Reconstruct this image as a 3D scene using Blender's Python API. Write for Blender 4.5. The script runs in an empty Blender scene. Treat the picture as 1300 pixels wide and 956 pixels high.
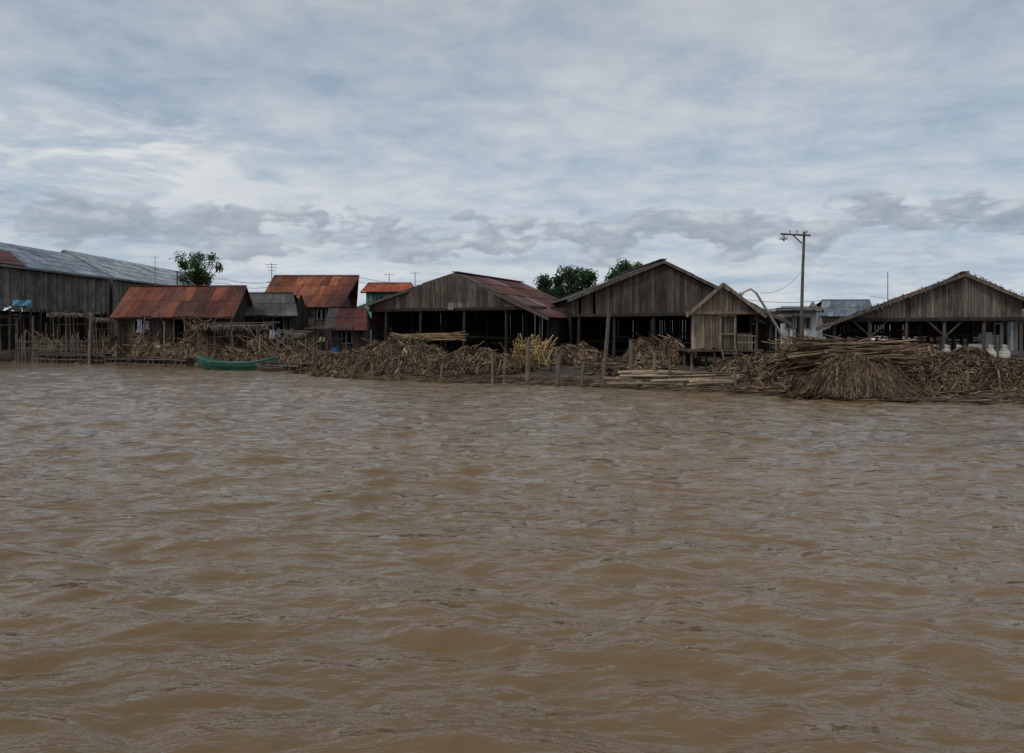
import bpy, math, random
import numpy as np
from mathutils import Vector, noise
random.seed(11); rng=np.random.default_rng(11)
R=random.random
def U(a,b): return a+(b-a)*random.random()
# ---- survey helpers: bearing / height readings at a known distance -> metres (camera station at 0,0,2)
F=1011.; HZ=432.; CX=650.; CH=2.0
def wx(px,d): return (px-CX)/F*d
def wz(py,d): return CH+(HZ-py)/F*d
def wp(px,py,d): return Vector((wx(px,d),d,wz(py,d)))
scene=bpy.context.scene
# ------------------------------------------------------------------ terrain function
SHX=[-600,-120,-50,-33,-24.7,-13.5,-6.9,-1.9,1.8,6.4,9.1,11,14.1,15.9,40,150,600]
SHY=[ 260, 110, 78, 67, 61, 50.5, 41, 38, 36,32.6,29.9,27.2,26.3,24.9,18,-20,-150]
GS=[-30,-6,-1,0,1,4,9,20,4000]; GZ=[-3,-1.5,-.25,.0,.22,.62,.95,1.1,1.2]
def gzf(x,y):
    s=(y-np.interp(x,SHX,SHY))*0.72
    return np.interp(s,GS,GZ)
def gz(x,y): return float(gzf(x,y))
def shore(x): return float(np.interp(x,SHX,SHY))
# ------------------------------------------------------------------ node helpers
def newmat(name):
    m=bpy.data.materials.new(name); m.use_nodes=True
    nt=m.node_tree; b=nt.nodes["Principled BSDF"]
    return m,nt,b
def N(nt,t,**kw):
    n=nt.nodes.new(t)
    for k,v in kw.items(): setattr(n,k,v)
    return n
def ramp(nt,pts):
    r=N(nt,'ShaderNodeValToRGB'); e=r.color_ramp.elements
    while len(e)<len(pts): e.new(.5)
    for i,(p,c) in enumerate(pts):
        e[i].position=p; e[i].color=(*c,1) if len(c)==3 else c
    return r
def g3(v): return (v,v,v)
def tex_noise(nt,vec,scale,detail=4,rough=.6,dist=0):
    n=N(nt,'ShaderNodeTexNoise'); n.inputs['Scale'].default_value=scale
    n.inputs['Detail'].default_value=detail; n.inputs['Roughness'].default_value=rough
    n.inputs['Distortion'].default_value=dist
    if vec is not None: nt.links.new(vec,n.inputs['Vector'])
    return n
def mapping(nt,vec,scale,loc=(0,0,0),rot=(0,0,0)):
    m=N(nt,'ShaderNodeMapping'); m.inputs['Scale'].default_value=scale; m.inputs['Location'].default_value=loc; m.inputs['Rotation'].default_value=rot
    nt.links.new(vec,m.inputs['Vector']); return m.outputs[0]
def mul(nt,a,b,f=1.0,mode='MULTIPLY'):
    m=N(nt,'ShaderNodeMix',data_type='RGBA',blend_type=mode)
    m.inputs[0].default_value=f
    nt.links.new(a,m.inputs[6]); nt.links.new(b,m.inputs[7]); return m.outputs[2]
def attrmat(name,scale3,lo,hi,rough=.9,bump=.3,bscale=None,spec=.2,trans=0):
    m,nt,b=newmat(name)
    at=N(nt,'ShaderNodeAttribute'); at.attribute_name='Col'
    tc=N(nt,'ShaderNodeTexCoord')
    v=mapping(nt,tc.outputs['Object'],scale3)
    n=tex_noise(nt,v,1.0,4,.65)
    r=ramp(nt,[(.3,g3(lo)),(.7,g3(hi))]); nt.links.new(n.outputs[0],r.inputs[0])
    n2=tex_noise(nt,tc.outputs['Object'],.7,2,.6)
    r2=ramp(nt,[(.3,g3(.68)),(.7,g3(1.2))]); nt.links.new(n2.outputs[0],r2.inputs[0])
    c=mul(nt,at.outputs['Color'],r.outputs[0]); c=mul(nt,c,r2.outputs[0])
    nt.links.new(c,b.inputs['Base Color'])
    b.inputs['Roughness'].default_value=rough; b.inputs['Specular IOR Level'].default_value=spec
    if bump:
        bp=N(nt,'ShaderNodeBump'); bp.inputs['Strength'].default_value=bump; bp.inputs['Distance'].default_value=.03
        nt.links.new(n.outputs[0],bp.inputs['Height']); nt.links.new(bp.outputs[0],b.inputs['Normal'])
    if trans:
        t=N(nt,'ShaderNodeBsdfTranslucent'); nt.links.new(c,t.inputs[0]); ms=N(nt,'ShaderNodeMixShader'); ms.inputs[0].default_value=trans
        nt.links.new(b.outputs[0],ms.inputs[1]); nt.links.new(t.outputs[0],ms.inputs[2]); nt.links.new(ms.outputs[0],nt.nodes['Material Output'].inputs[0])
    return m
M_wood=attrmat('weathered_wood',(9,9,.9),.45,1.4,.92,.4)
M_pole=attrmat('pole_bark',(5,5,5),.6,1.25,.9,.3)
M_straw=attrmat('bark_strips',(6,6,6),.6,1.3,.95,0)
M_thatch=attrmat('palm_thatch',(7,7,7),.5,1.3,.97,.5)
M_cloth=attrmat('cloth',(3,3,3),.85,1.1,.9,.1)
M_paint=attrmat('old_paint',(4,4,4),.75,1.1,.5,.1,spec=.4)
M_leaf=attrmat('foliage',(1.5,1.5,1.5),.7,1.3,.7,0,trans=.3)
def roofmat():
    m,nt,b=newmat('corrugated_sheet')
    at=N(nt,'ShaderNodeAttribute'); at.attribute_name='Col'
    tc=N(nt,'ShaderNodeTexCoord')
    v=mapping(nt,tc.outputs['UV'],(2.2,.45,1)); n=tex_noise(nt,v,1.,6,.7)
    r=ramp(nt,[(.3,g3(.35)),(.5,g3(.95)),(.72,g3(1.55))]); nt.links.new(n.outputs[0],r.inputs[0])
    c=mul(nt,at.outputs['Color'],r.outputs[0])
    n2=tex_noise(nt,tc.outputs['Object'],.35,4,.6)
    r2=ramp(nt,[(.35,g3(.55)),(.65,g3(1.3))]); nt.links.new(n2.outputs[0],r2.inputs[0])
    c=mul(nt,c,r2.outputs[0]); nt.links.new(c,b.inputs['Base Color'])
    b.inputs['Roughness'].default_value=.75; b.inputs['Specular IOR Level'].default_value=.3
    w=N(nt,'ShaderNodeTexWave'); w.wave_type='BANDS'; w.bands_direction='X'; w.inputs['Scale'].default_value=1.6
    nt.links.new(tc.outputs['UV'],w.inputs['Vector'])
    bp=N(nt,'ShaderNodeBump'); bp.inputs['Strength'].default_value=.5; bp.inputs['Distance'].default_value=.02
    nt.links.new(w.outputs[0],bp.inputs['Height']); nt.links.new(bp.outputs[0],b.inputs['Normal'])
    return m
M_roof=roofmat()
# ------------------------------------------------------------------ mesh builder
class MB:
    def __init__(s): s.v=[];s.f=[];s.c=[];s.uv=[]
    def poly(s,pts,col,uv=None):
        i=len(s.v); s.v+= [tuple(p) for p in pts]; s.f.append(tuple(range(i,i+len(pts))))
        s.c.append(col); s.uv.append(uv or [(0,0)]*len(pts))
    def hexa(s,q,col):
        i=len(s.v); s.v+=[tuple(p) for p in q]
        for f in ((3,2,1,0),(4,5,6,7),(0,1,5,4),(1,2,6,5),(2,3,7,6),(3,0,4,7)):
            s.f.append(tuple(i+k for k in f)); s.c.append(col); s.uv.append([(0,0)]*4)
    def beam(s,a,b,w,h,col):
        a=Vector(a);b=Vector(b);d=(b-a).normalized()
        up=Vector((0,0,1)) if abs(d.z)<.95 else Vector((0,1,0))
        x=d.cross(up).normalized()*w/2; y=x.normalized().cross(d).normalized()*h/2
        s.hexa([a-x-y,a+x-y,a+x+y,a-x+y,b-x-y,b+x-y,b+x+y,b-x+y],col)
    def box(s,x0,x1,y0,y1,z0,z1,col):
        s.hexa([(x0,y0,z0),(x1,y0,z0),(x1,y1,z0),(x0,y1,z0),(x0,y0,z1),(x1,y0,z1),(x1,y1,z1),(x0,y1,z1)],col)
    def tube(s,a,b,r1,r2,col,n=6,segs=1,bend=0,capcol=None):
        a=Vector(a);b=Vector(b);d=(b-a).normalized()
        up=Vector((0,0,1)) if abs(d.z)<.95 else Vector((0,1,0))
        x=d.cross(up).normalized(); y=x.cross(d).normalized()
        off=x*U(-bend,bend)+y*U(-bend,bend); i0=len(s.v)
        for k in range(segs+1):
            t=k/segs; c=a.lerp(b,t)+off*math.sin(math.pi*t); r=r1+(r2-r1)*t
            for j in range(n):
                an=2*math.pi*j/n; s.v.append(tuple(c+x*math.cos(an)*r+y*math.sin(an)*r))
        for k in range(segs):
            for j in range(n):
                s.f.append((i0+k*n+j,i0+k*n+(j+1)%n,i0+(k+1)*n+(j+1)%n,i0+(k+1)*n+j)); s.c.append(col); s.uv.append([(0,0)]*4)
        for base in (i0,i0+segs*n):
            s.f.append(tuple(base+j for j in range(n))); s.c.append(capcol or col); s.uv.append([(0,0)]*n)
    def out(s,name,mat,parent=None,smooth=False):
        if not s.v: return None
        V=np.array(s.v,dtype=np.float64)
        if parent is not None: o=np.array(parent.location)
        else:
            o=(V.min(0)+V.max(0))/2
        V=V-o
        me=bpy.data.meshes.new(name); me.from_pydata(V.tolist(),[],s.f)
        ca=me.color_attributes.new('Col','FLOAT_COLOR','CORNER')
        cc=[];uu=[]
        for f,c,u in zip(s.f,s.c,s.uv):
            cc+= [c[0],c[1],c[2],1.0]*len(f)
            for q in u: uu+= [q[0],q[1]]
        ca.data.foreach_set('color',cc)
        ul=me.uv_layers.new(name='UVMap'); ul.data.foreach_set('uv',uu)
        me.materials.append(mat)
        if smooth: me.polygons.foreach_set('use_smooth',[True]*len(me.polygons))
        ob=bpy.data.objects.new(name,me); scene.collection.objects.link(ob)
        if parent is not None: ob.parent=parent
        else: ob.location=o.tolist()
        return ob
def empty(name,loc):
    e=bpy.data.objects.new(name,None); e.location=loc; e.empty_display_size=.5
    scene.collection.objects.link(e); return e
def vc(c,j=.2):
    k=1+U(-j,j); w=U(-.05,.05)
    return (max(0,c[0]*k*(1+w)),max(0,c[1]*k),max(0,c[2]*k*(1-w)))
GREYW=(.135,.108,.087); DARKW=(.055,.043,.034); BROWNW=(.12,.085,.06)
RUST=[(.19,.055,.03),(.13,.04,.025),(.24,.08,.04),(.10,.04,.03),(.16,.06,.045)]
RUSTMIX=RUST+[(.2,.17,.16),(.13,.11,.10),(.08,.05,.045)]
STEEL=[(.26,.30,.34),(.23,.27,.31),(.29,.32,.35),(.21,.24,.28)]
DGREY=[(.10,.095,.09),(.08,.075,.07),(.13,.12,.115)]
# ------------------------------------------------------------------ building parts
def planks(mb,A,B,zbot,ztop,col,w=.19,miss=.015,jb=.06,j=.32):
    A=Vector((A[0],A[1],0));B=Vector((B[0],B[1],0)); L=(B-A).length; d=(B-A)/L; n=Vector((-d.y,d.x,0))
    s=0
    while s<L:
        ww=w*U(.7,1.3); e=min(L,s+ww)
        if R()>miss:
            t0=s/L;t1=(e-.012)/L; o=n*U(-.02,.02); th=n*.022; cc=vc(col,j)
            if R()<.08: cc=vc(tuple(1.55*k for k in col),.2)
            if R()<.06: cc=vc(tuple(.5*k for k in col),.2)
            b0=zbot(t0)+U(-jb,jb); zt0=ztop(t0);zt1=ztop(t1)
            if min(zt0,zt1)>b0+.05:
                p0=A+d*s+o;p1=A+d*(e-.012)+o; Z=Vector((0,0,1))
                mb.hexa([p0-th+Z*b0,p1-th+Z*b0,p1+th+Z*b0,p0+th+Z*b0,p0-th+Z*zt0,p1-th+Z*zt1,p1+th+Z*zt1,p0+th+Z*zt0],cc)
        s=e
def roof_side(mb,R0,R1,E1,E0,pal,sw=.85,sl=1.9,rag=.05,lift=.03,j=.15,patch=0.35):
    R0,R1,E1,E0=map(Vector,(R0,R1,E1,E0))
    Lu=(R1-R0).length; Lv=((E0-R0).length+(E1-R1).length)/2
    nc=max(1,round(Lu/sw)); nr=max(1,round(Lv/sl))
    nrm=(R1-R0).cross(E0-R0).normalized()
    if nrm.z<0: nrm=-nrm
    def P(u,v): return R0.lerp(R1,u).lerp(E0.lerp(E1,u),v)
    c=random.choice(pal)
    for i in range(nc):
        for k in range(nr):
            if R()<patch: c=random.choice(pal)
            u0=i/nc;u1=(i+1.06)/nc;v0=max(0,(k-.06)/nr);v1=(k+1)/nr
            if k==nr-1: v1+=U(0,rag)/Lv
            l=lift*U(.7,1.4)+(i%2)*.006
            u1=min(u1,1.0)
            pts=[P(u0,v0)+nrm*.004*(i%2),P(u1,v0)+nrm*.004*(i%2),P(u1,v1)+nrm*l,P(u0,v1)+nrm*l]
            mb.poly(pts,vc(c,j),[(u0*Lu,v0*Lv),(u1*Lu,v0*Lv),(u1*Lu,v1*Lv),(u0*Lu,v1*Lv)])
def ztopf(FL,FA,FR,off):
    A=Vector((FL.x,FL.y));B=Vector((FR.x,FR.y));L=(B-A).length;ta=(Vector((FA.x,FA.y))-A).dot(B-A)/L/L
    def f(t):
        return (FL.z+(FA.z-FL.z)*t/ta if t<ta else FA.z+(FR.z-FA.z)*(t-ta)/(1-ta))-off
    return f,ta
def shed(name,FL,FA,FR,dv,pal,zpl,gcol=GREYW,inset=.5,postx=(.05,.35,.65,.95),left=1,right=1,sidecol=DARKW,roofmat_=None,barge=GREYW,braces=(),zback=None,postcol=DARKW):
    dv=Vector(dv); loc=Vector((FA.x,FA.y,gz(FA.x,FA.y))); e=empty(name,loc)
    mb=MB(); roof_side(mb,FA,FA+dv,FL+dv,FL,pal); roof_side(mb,FA,FA+dv,FR+dv,FR,pal)
    mb.beam(FA+Vector((0,0,.05)),FA+dv+Vector((0,0,.05)),.35,.05,vc(pal[0]))
    mb.out('roof',roofmat_ or M_roof,e)
    dn=dv.normalized(); ins=dn*inset
    mb=MB()
    for a,b in ((FL,FA),(FA,FR)):
        mb.beam(a-Vector((0,0,.1))-dn*.03,b-Vector((0,0,.1))-dn*.03,.05,.17,barge)
    f,ta=ztopf(FL,FA,FR,.14)
    a=FL.lerp(FR,.03)+ins;b=FL.lerp(FR,.97)+ins
    g=lambda t:f(.03+.94*t)
    planks(mb,a,b,lambda t:zpl,g,gcol,jb=.1)
    a2=Vector((a.x,a.y,zpl));b2=Vector((b.x,b.y,zpl)); mb.beam(a2-dn*.08,b2-dn*.08,.1,.18,vc(DARKW))
    mb.out('gable_boards',M_wood,e)
    mb=MB()
    W=(b2-a2)
    nd=max(2,int(dv.length/3.2))
    for k in range(nd+1):
        for t in postx:
            p=a2+W*t+dn*(k*(dv.length-inset-.3)/nd)+dn*.05
            zt=min(g(t),zpl+ (0 if k==0 else 9))
            mb.tube((p.x,p.y,gz(p.x,p.y)-.5),(p.x+U(-.05,.05),p.y,zt),.10,.085,vc(postcol if k==0 else DARKW),n=7,segs=2,bend=.04)
        if k:
            p=a2+dn*(k*(dv.length-inset-.3)/nd)
            mb.beam(p,p+W,.1,.16,vc(DARKW))
    for t in braces:
        p=a2+W*t
        mb.beam(p-Vector((0,0,.9)),p+W.normalized()*.9,.06,.08,vc(postcol)); mb.beam(p-Vector((0,0,.9)),p-W.normalized()*.9,.06,.08,vc(postcol))
    mb.out('posts',M_wood,e)
    mb=MB()
    gg=lambda p:gz(p.x,p.y)-.1
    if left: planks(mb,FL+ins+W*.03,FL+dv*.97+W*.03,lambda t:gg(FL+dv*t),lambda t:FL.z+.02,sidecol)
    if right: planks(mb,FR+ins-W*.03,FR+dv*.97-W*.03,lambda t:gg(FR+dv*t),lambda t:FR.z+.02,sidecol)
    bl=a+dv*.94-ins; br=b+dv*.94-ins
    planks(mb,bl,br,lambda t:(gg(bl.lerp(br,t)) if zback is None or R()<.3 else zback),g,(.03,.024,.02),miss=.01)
    mb.out('walls',M_wood,e)
    mb=MB()
    for q in range(46):
        t=U(.08,.85);dd=U(.12,.8)
        p=a2+W*t+dv*dd; z=gz(p.x,p.y)+U(.1,1.5); L=U(1.5,3.5)
        mb.tube((p.x-L/2,p.y+U(-.5,.5),z+U(-.15,.15)),(p.x+L/2,p.y+U(-.5,.5),z+U(-.15,.15)),.05,.04,vc((.06,.045,.03),.4),n=5)
    mb.out('stored_poles',M_pole,e)
    return e
def house(name,xl,xr,d,ze,rl,rr,zr,dd,pal,wcol,wins=(.25,.75),door=.5,wallmat=None,ov=.5,gcol=None,zbase=None,bj=.32):
    e=empty(name,((xl+xr)/2,d+dd,gz((xl+xr)/2,d)))
    mb=MB()
    E0=Vector((xl,d,ze));E1=Vector((xr,d,ze));R0=Vector((rl,d+dd,zr));R1=Vector((rr,d+dd,zr))
    roof_side(mb,R0,R1,E1,E0,pal,rag=.2)
    roof_side(mb,R0,R1,Vector((xr,d+2*dd,ze)),Vector((xl,d+2*dd,ze)),pal)
    mb.beam(R0+Vector((0,0,.05)),R1+Vector((0,0,.05)),.35,.05,vc(pal[0])); mb.out('roof',M_roof,e)
    mb=MB(); zb=gz((xl+xr)/2,d)-.3 if zbase is None else zbase
    wl=xl+ov;wr=xr-ov;y0=d+ov;y1=d+2*dd-ov
    k=(zr-ze)/dd; zt=ze+k*ov-.05
    ops=[]
    W=wr-wl
    for w in wins: ops.append((wl+W*w-.45,wl+W*w+.45,zt-1.6,zt-.6))
    if door is not None: ops.append((wl+W*door-.45,wl+W*door+.45,zb,zt-.5))
    ops.sort(); x=wl
    for (a,b,z0,z1) in ops:
        planks(mb,(x,y0),(a,y0),lambda t:zb,lambda t:zt,wcol,j=bj)
        if z0>zb: planks(mb,(a,y0),(b,y0),lambda t:zb,lambda t:z0,wcol,jb=0,j=bj)
        planks(mb,(a,y0),(b,y0),lambda t:z1,lambda t:zt,wcol,jb=0,j=bj); x=b
    planks(mb,(x,y0),(wr,y0),lambda t:zb,lambda t:zt,wcol,j=bj)
    gab=lambda t: min(zr-.1, ze+k*(ov+ (y1-y0)*t) if t<.5 else ze+k*(ov+(y1-y0)*(1-t)))-.05
    for x in (wl,wr): planks(mb,(x,y0),(x,y1),lambda t:zb,gab,gcol or wcol,j=bj)
    planks(mb,(wl,y1),(wr,y1),lambda t:zb,lambda t:zt,wcol,j=bj)
    mb.out('walls',wallmat or M_wood,e)
    mb=MB()
    for (a,b,z0,z1) in ops:
        for p,q in (((a,z0),(a,z1)),((b,z0),(b,z1)),((a,z1),(b,z1)),((a,z0),(b,z0))):
            mb.beam((p[0],y0-.05,p[1]),(q[0],y0-.05,q[1]),.08,.08,vc((.2,.19,.17)))
        if z0>zb: mb.beam(((a+b)/2,y0,z0),((a+b)/2,y0,z1),.04,.04,vc((.2,.19,.17)))
    mb.beam(E0-Vector((0,0,.12)),E1-Vector((0,0,.12)),.06,.14,vc(DARKW))
    for x in (xl,xr):
        rx=rl if x==xl else rr
        mb.beam((x,d,ze-.1),(rx,d+dd,zr-.1),.05,.16,vc(GREYW))
    mb.out('frames',M_wood,e)
    return e
# ------------------------------------------------------------------ ground & water sheets
def grid_obj(name,xs,ys,Z,mat,smooth=True):
    nx,ny=len(xs),len(ys); Xg,Yg=np.meshgrid(xs,ys)
    co=np.stack([Xg,Yg,Z],-1).reshape(-1,3).astype(np.float32)
    idx=np.arange(nx*ny).reshape(ny,nx)
    q=np.stack([idx[:-1,:-1],idx[:-1,1:],idx[1:,1:],idx[1:,:-1]],-1).reshape(-1)
    me=bpy.data.meshes.new(name); me.vertices.add(nx*ny); me.vertices.foreach_set('co',co.ravel())
    nf=(nx-1)*(ny-1); me.loops.add(nf*4); me.loops.foreach_set('vertex_index',q.astype(np.int32))
    me.polygons.add(nf); me.polygons.foreach_set('loop_start',np.arange(0,nf*4,4,dtype=np.int32))
    me.polygons.foreach_set('loop_total',np.full(nf,4,dtype=np.int32))
    me.polygons.foreach_set('use_smooth',np.ones(nf,dtype=bool)); me.update(); me.validate()
    me.materials.append(mat); ob=bpy.data.objects.new(name,me); scene.collection.objects.link(ob); return ob
def graded(d0,k,lim,far,gr=1.14):
    xs=[0.]
    while xs[-1]<lim: xs.append(xs[-1]+d0+k*xs[-1])
    st=xs[-1]-xs[-2]
    while xs[-1]<far: st*=gr; xs.append(xs[-1]+st)
    return np.array(xs)
gxp=graded(.030,.0036,32,4000); xs=np.concatenate([-gxp[:0:-1],gxp])
gyp=graded(.022,.0042,62,4000); gym=graded(.1,.1,4,800)
ys=np.concatenate([2.5-gym[:0:-1],2.5+gyp])
Xg,Yg=np.meshgrid(xs,ys)
sp=np.maximum(np.gradient(xs)[None,:],np.gradient(ys)[:,None])
Z=np.zeros_like(Xg)
Wx=Xg+.16*np.sin(Yg*.9+1.3*np.sin(Xg*.37))+.05*np.sin(Yg*2.3+Xg*.8)
Wy=Yg+.16*np.sin(Xg*.8+1.1*np.sin(Yg*.43))+.05*np.sin(Xg*2.1-Yg*.6)
for i in range(96):
    lam=.17*(2.2/.17)**rng.random()
    an=rng.normal(math.radians(-82),math.radians(34)); k=2*math.pi/lam
    slope=.034*(1.0 if lam>.4 else 1.05); a=slope/k
    fade=np.clip((lam/sp-3)/4,0,1)
    env=.65+.6*np.sin(Xg*rng.uniform(.1,.9)+Yg*rng.uniform(.1,.8)+rng.uniform(0,6))
    ph=k*(Wx*math.cos(an)+Wy*math.sin(an))+rng.uniform(0,6.28)
    Z+=a*fade*env*(np.sin(ph)+.28*np.sin(2*ph+1.57))
def watermat():
    m,nt,b=newmat('muddy_river_water')
    geo=N(nt,'ShaderNodeNewGeometry'); pos=geo.outputs['Position']
    n=tex_noise(nt,mapping(nt,pos,(.05,.12,1)),1,2,.5)
    r=ramp(nt,[(.35,(.165,.104,.050)),(.65,(.215,.138,.070))]); nt.links.new(n.outputs[0],r.inputs[0])
    nt.links.new(r.outputs[0],b.inputs['Base Color'])
    b.inputs['Roughness'].default_value=.07; b.inputs['IOR'].default_value=1.33
    n1=tex_noise(nt,mapping(nt,pos,(4.6,8.5,1),rot=(0,0,.15)),1,3,.55,.15)
    n2=tex_noise(nt,mapping(nt,pos,(1.3,2.9,1),rot=(0,0,.12)),1,2,.5,.2)
    b1=N(nt,'ShaderNodeBump'); b1.inputs['Strength'].default_value=1; b1.inputs['Distance'].default_value=.032
    b2=N(nt,'ShaderNodeBump'); b2.inputs['Strength'].default_value=1; b2.inputs['Distance'].default_value=.10
    nt.links.new(n1.outputs[0],b1.inputs['Height']); nt.links.new(n2.outputs[0],b2.inputs['Height'])
    nt.links.new(b2.outputs[0],b1.inputs['Normal']); nt.links.new(b1.outputs[0],b.inputs['Normal'])
    return m
grid_obj('river_water',xs,ys,Z,watermat())
gp=graded(.5,.004,70,4200,1.15); xs=np.concatenate([-gp[:0:-1],gp])
yp=graded(.5,.006,110,4200,1.15); ym=graded(2,.2,10,900); ys=np.concatenate([15-ym[:0:-1],15+yp])
Xg,Yg=np.meshgrid(xs,ys); Z=gzf(Xg,Yg)
Z+=rng.normal(0,.035,Z.shape)+.06*np.sin(Xg*1.3+Yg*.7)*np.sin(Yg*1.1)
def groundmat():
    m,nt,b=newmat('river_mud')
    geo=N(nt,'ShaderNodeNewGeometry')
    n=tex_noise(nt,geo.outputs['Position'],1.4,6,.7)
    r=ramp(nt,[(.3,(.028,.02,.015)),(.55,(.06,.043,.03)),(.75,(.11,.08,.055))]); nt.links.new(n.outputs[0],r.inputs[0])
    nt.links.new(r.outputs[0],b.inputs['Base Color']); b.inputs['Roughness'].default_value=.85
    bp=N(nt,'ShaderNodeBump'); bp.inputs['Distance'].default_value=.1; nt.links.new(n.outputs[0],bp.inputs['Height']); nt.links.new(bp.outputs[0],b.inputs['Normal'])
    return m
grid_obj('ground',xs,ys,Z,groundmat())
# ------------------------------------------------------------------ big sheds
FA=wp(577,346,50);FL=wp(455,389,51);FR=wp(697,403,46.5)
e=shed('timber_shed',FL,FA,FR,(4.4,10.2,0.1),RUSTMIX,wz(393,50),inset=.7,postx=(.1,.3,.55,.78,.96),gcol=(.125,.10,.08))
mb=MB()
planks(mb,(wx(563,49.3),49.3),(wx(607,49.0),49.0),lambda t:wz(392,49),lambda t:wz(384,49),(.24,.22,.19),w=.3); mb.out('name_board',M_wood,e)
FA=wp(843,330,46);FL=wp(720,380,48);FR=wp(1006,410,43)
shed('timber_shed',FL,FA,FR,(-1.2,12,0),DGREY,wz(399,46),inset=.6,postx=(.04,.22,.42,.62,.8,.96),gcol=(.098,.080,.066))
FA=wp(1226,346,41);FL=wp(1036,416,42.5);FR=wp(1325,388,39.5)
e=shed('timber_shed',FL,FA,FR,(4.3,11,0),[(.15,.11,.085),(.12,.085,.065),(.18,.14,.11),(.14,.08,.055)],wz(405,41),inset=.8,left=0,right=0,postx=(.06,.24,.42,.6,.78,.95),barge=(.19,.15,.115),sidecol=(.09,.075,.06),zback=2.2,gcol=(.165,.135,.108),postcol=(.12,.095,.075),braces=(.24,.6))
def fringe(par,segs,n,col,L=.35,upr=.25):
    mb=MB()
    for a,b in segs:
        for i in range(n):
            p=a.lerp(b,R())+Vector((U(-.05,.05),U(-.25,.25),U(-.02,.05)))
            d=(b-a).normalized(); q=p+Vector((U(-.2,.2),U(-.12,.02),-U(.05,L)))+d*U(-.2,.2)
            w=d*U(.015,.05); mb.poly([p-w,p+w,q+w*.3,q-w*.3],vc(col,.4))
            if R()<upr:
                q=p+Vector((U(-.15,.15),0,U(.03,.14))); mb.poly([p-w,p+w,q+w*.3,q-w*.3],vc(col,.4))
    mb.out('thatch_fringe',M_thatch,par)
up=Vector((0,-.02,.03))
fringe(e,[(FL+up,FA+up),(FA+up,FR+up)],110,(.15,.12,.095),L=.15,upr=.15)
# pale sacks and boards kept under the open right shed
mb=MB()
for q in range(9):
    x=wx(U(1195,1290),43); y=U(42.5,45.5); z=gz(x,y); s=U(.35,.8); h=U(.5,1.5); mb.beam((x,y,z),(x+U(-.3,.3),y+U(.1,.4),z+h),s,.03,vc(random.choice([(.4,.4,.38),(.32,.31,.28),(.25,.2,.15)])))
mb.out('leaning_boards',M_paint)
for q in range(7):
    mb=MB(); x=wx(1170+q*17,U(40.3,41)); y=40.6+U(-.2,.4); z=gz(x,y)
    for k,(r0,r1) in enumerate(((.16,.26),(.26,.28),(.28,.24),(.24,.10),(.10,.15))): mb.tube((x,y,z+k*.15),(x+.01*k,y,z+(k+1)*.15),r0,r1,(.42,.40,.35),n=9)
    mb.out('filled_sack',M_cloth,smooth=True)
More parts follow.
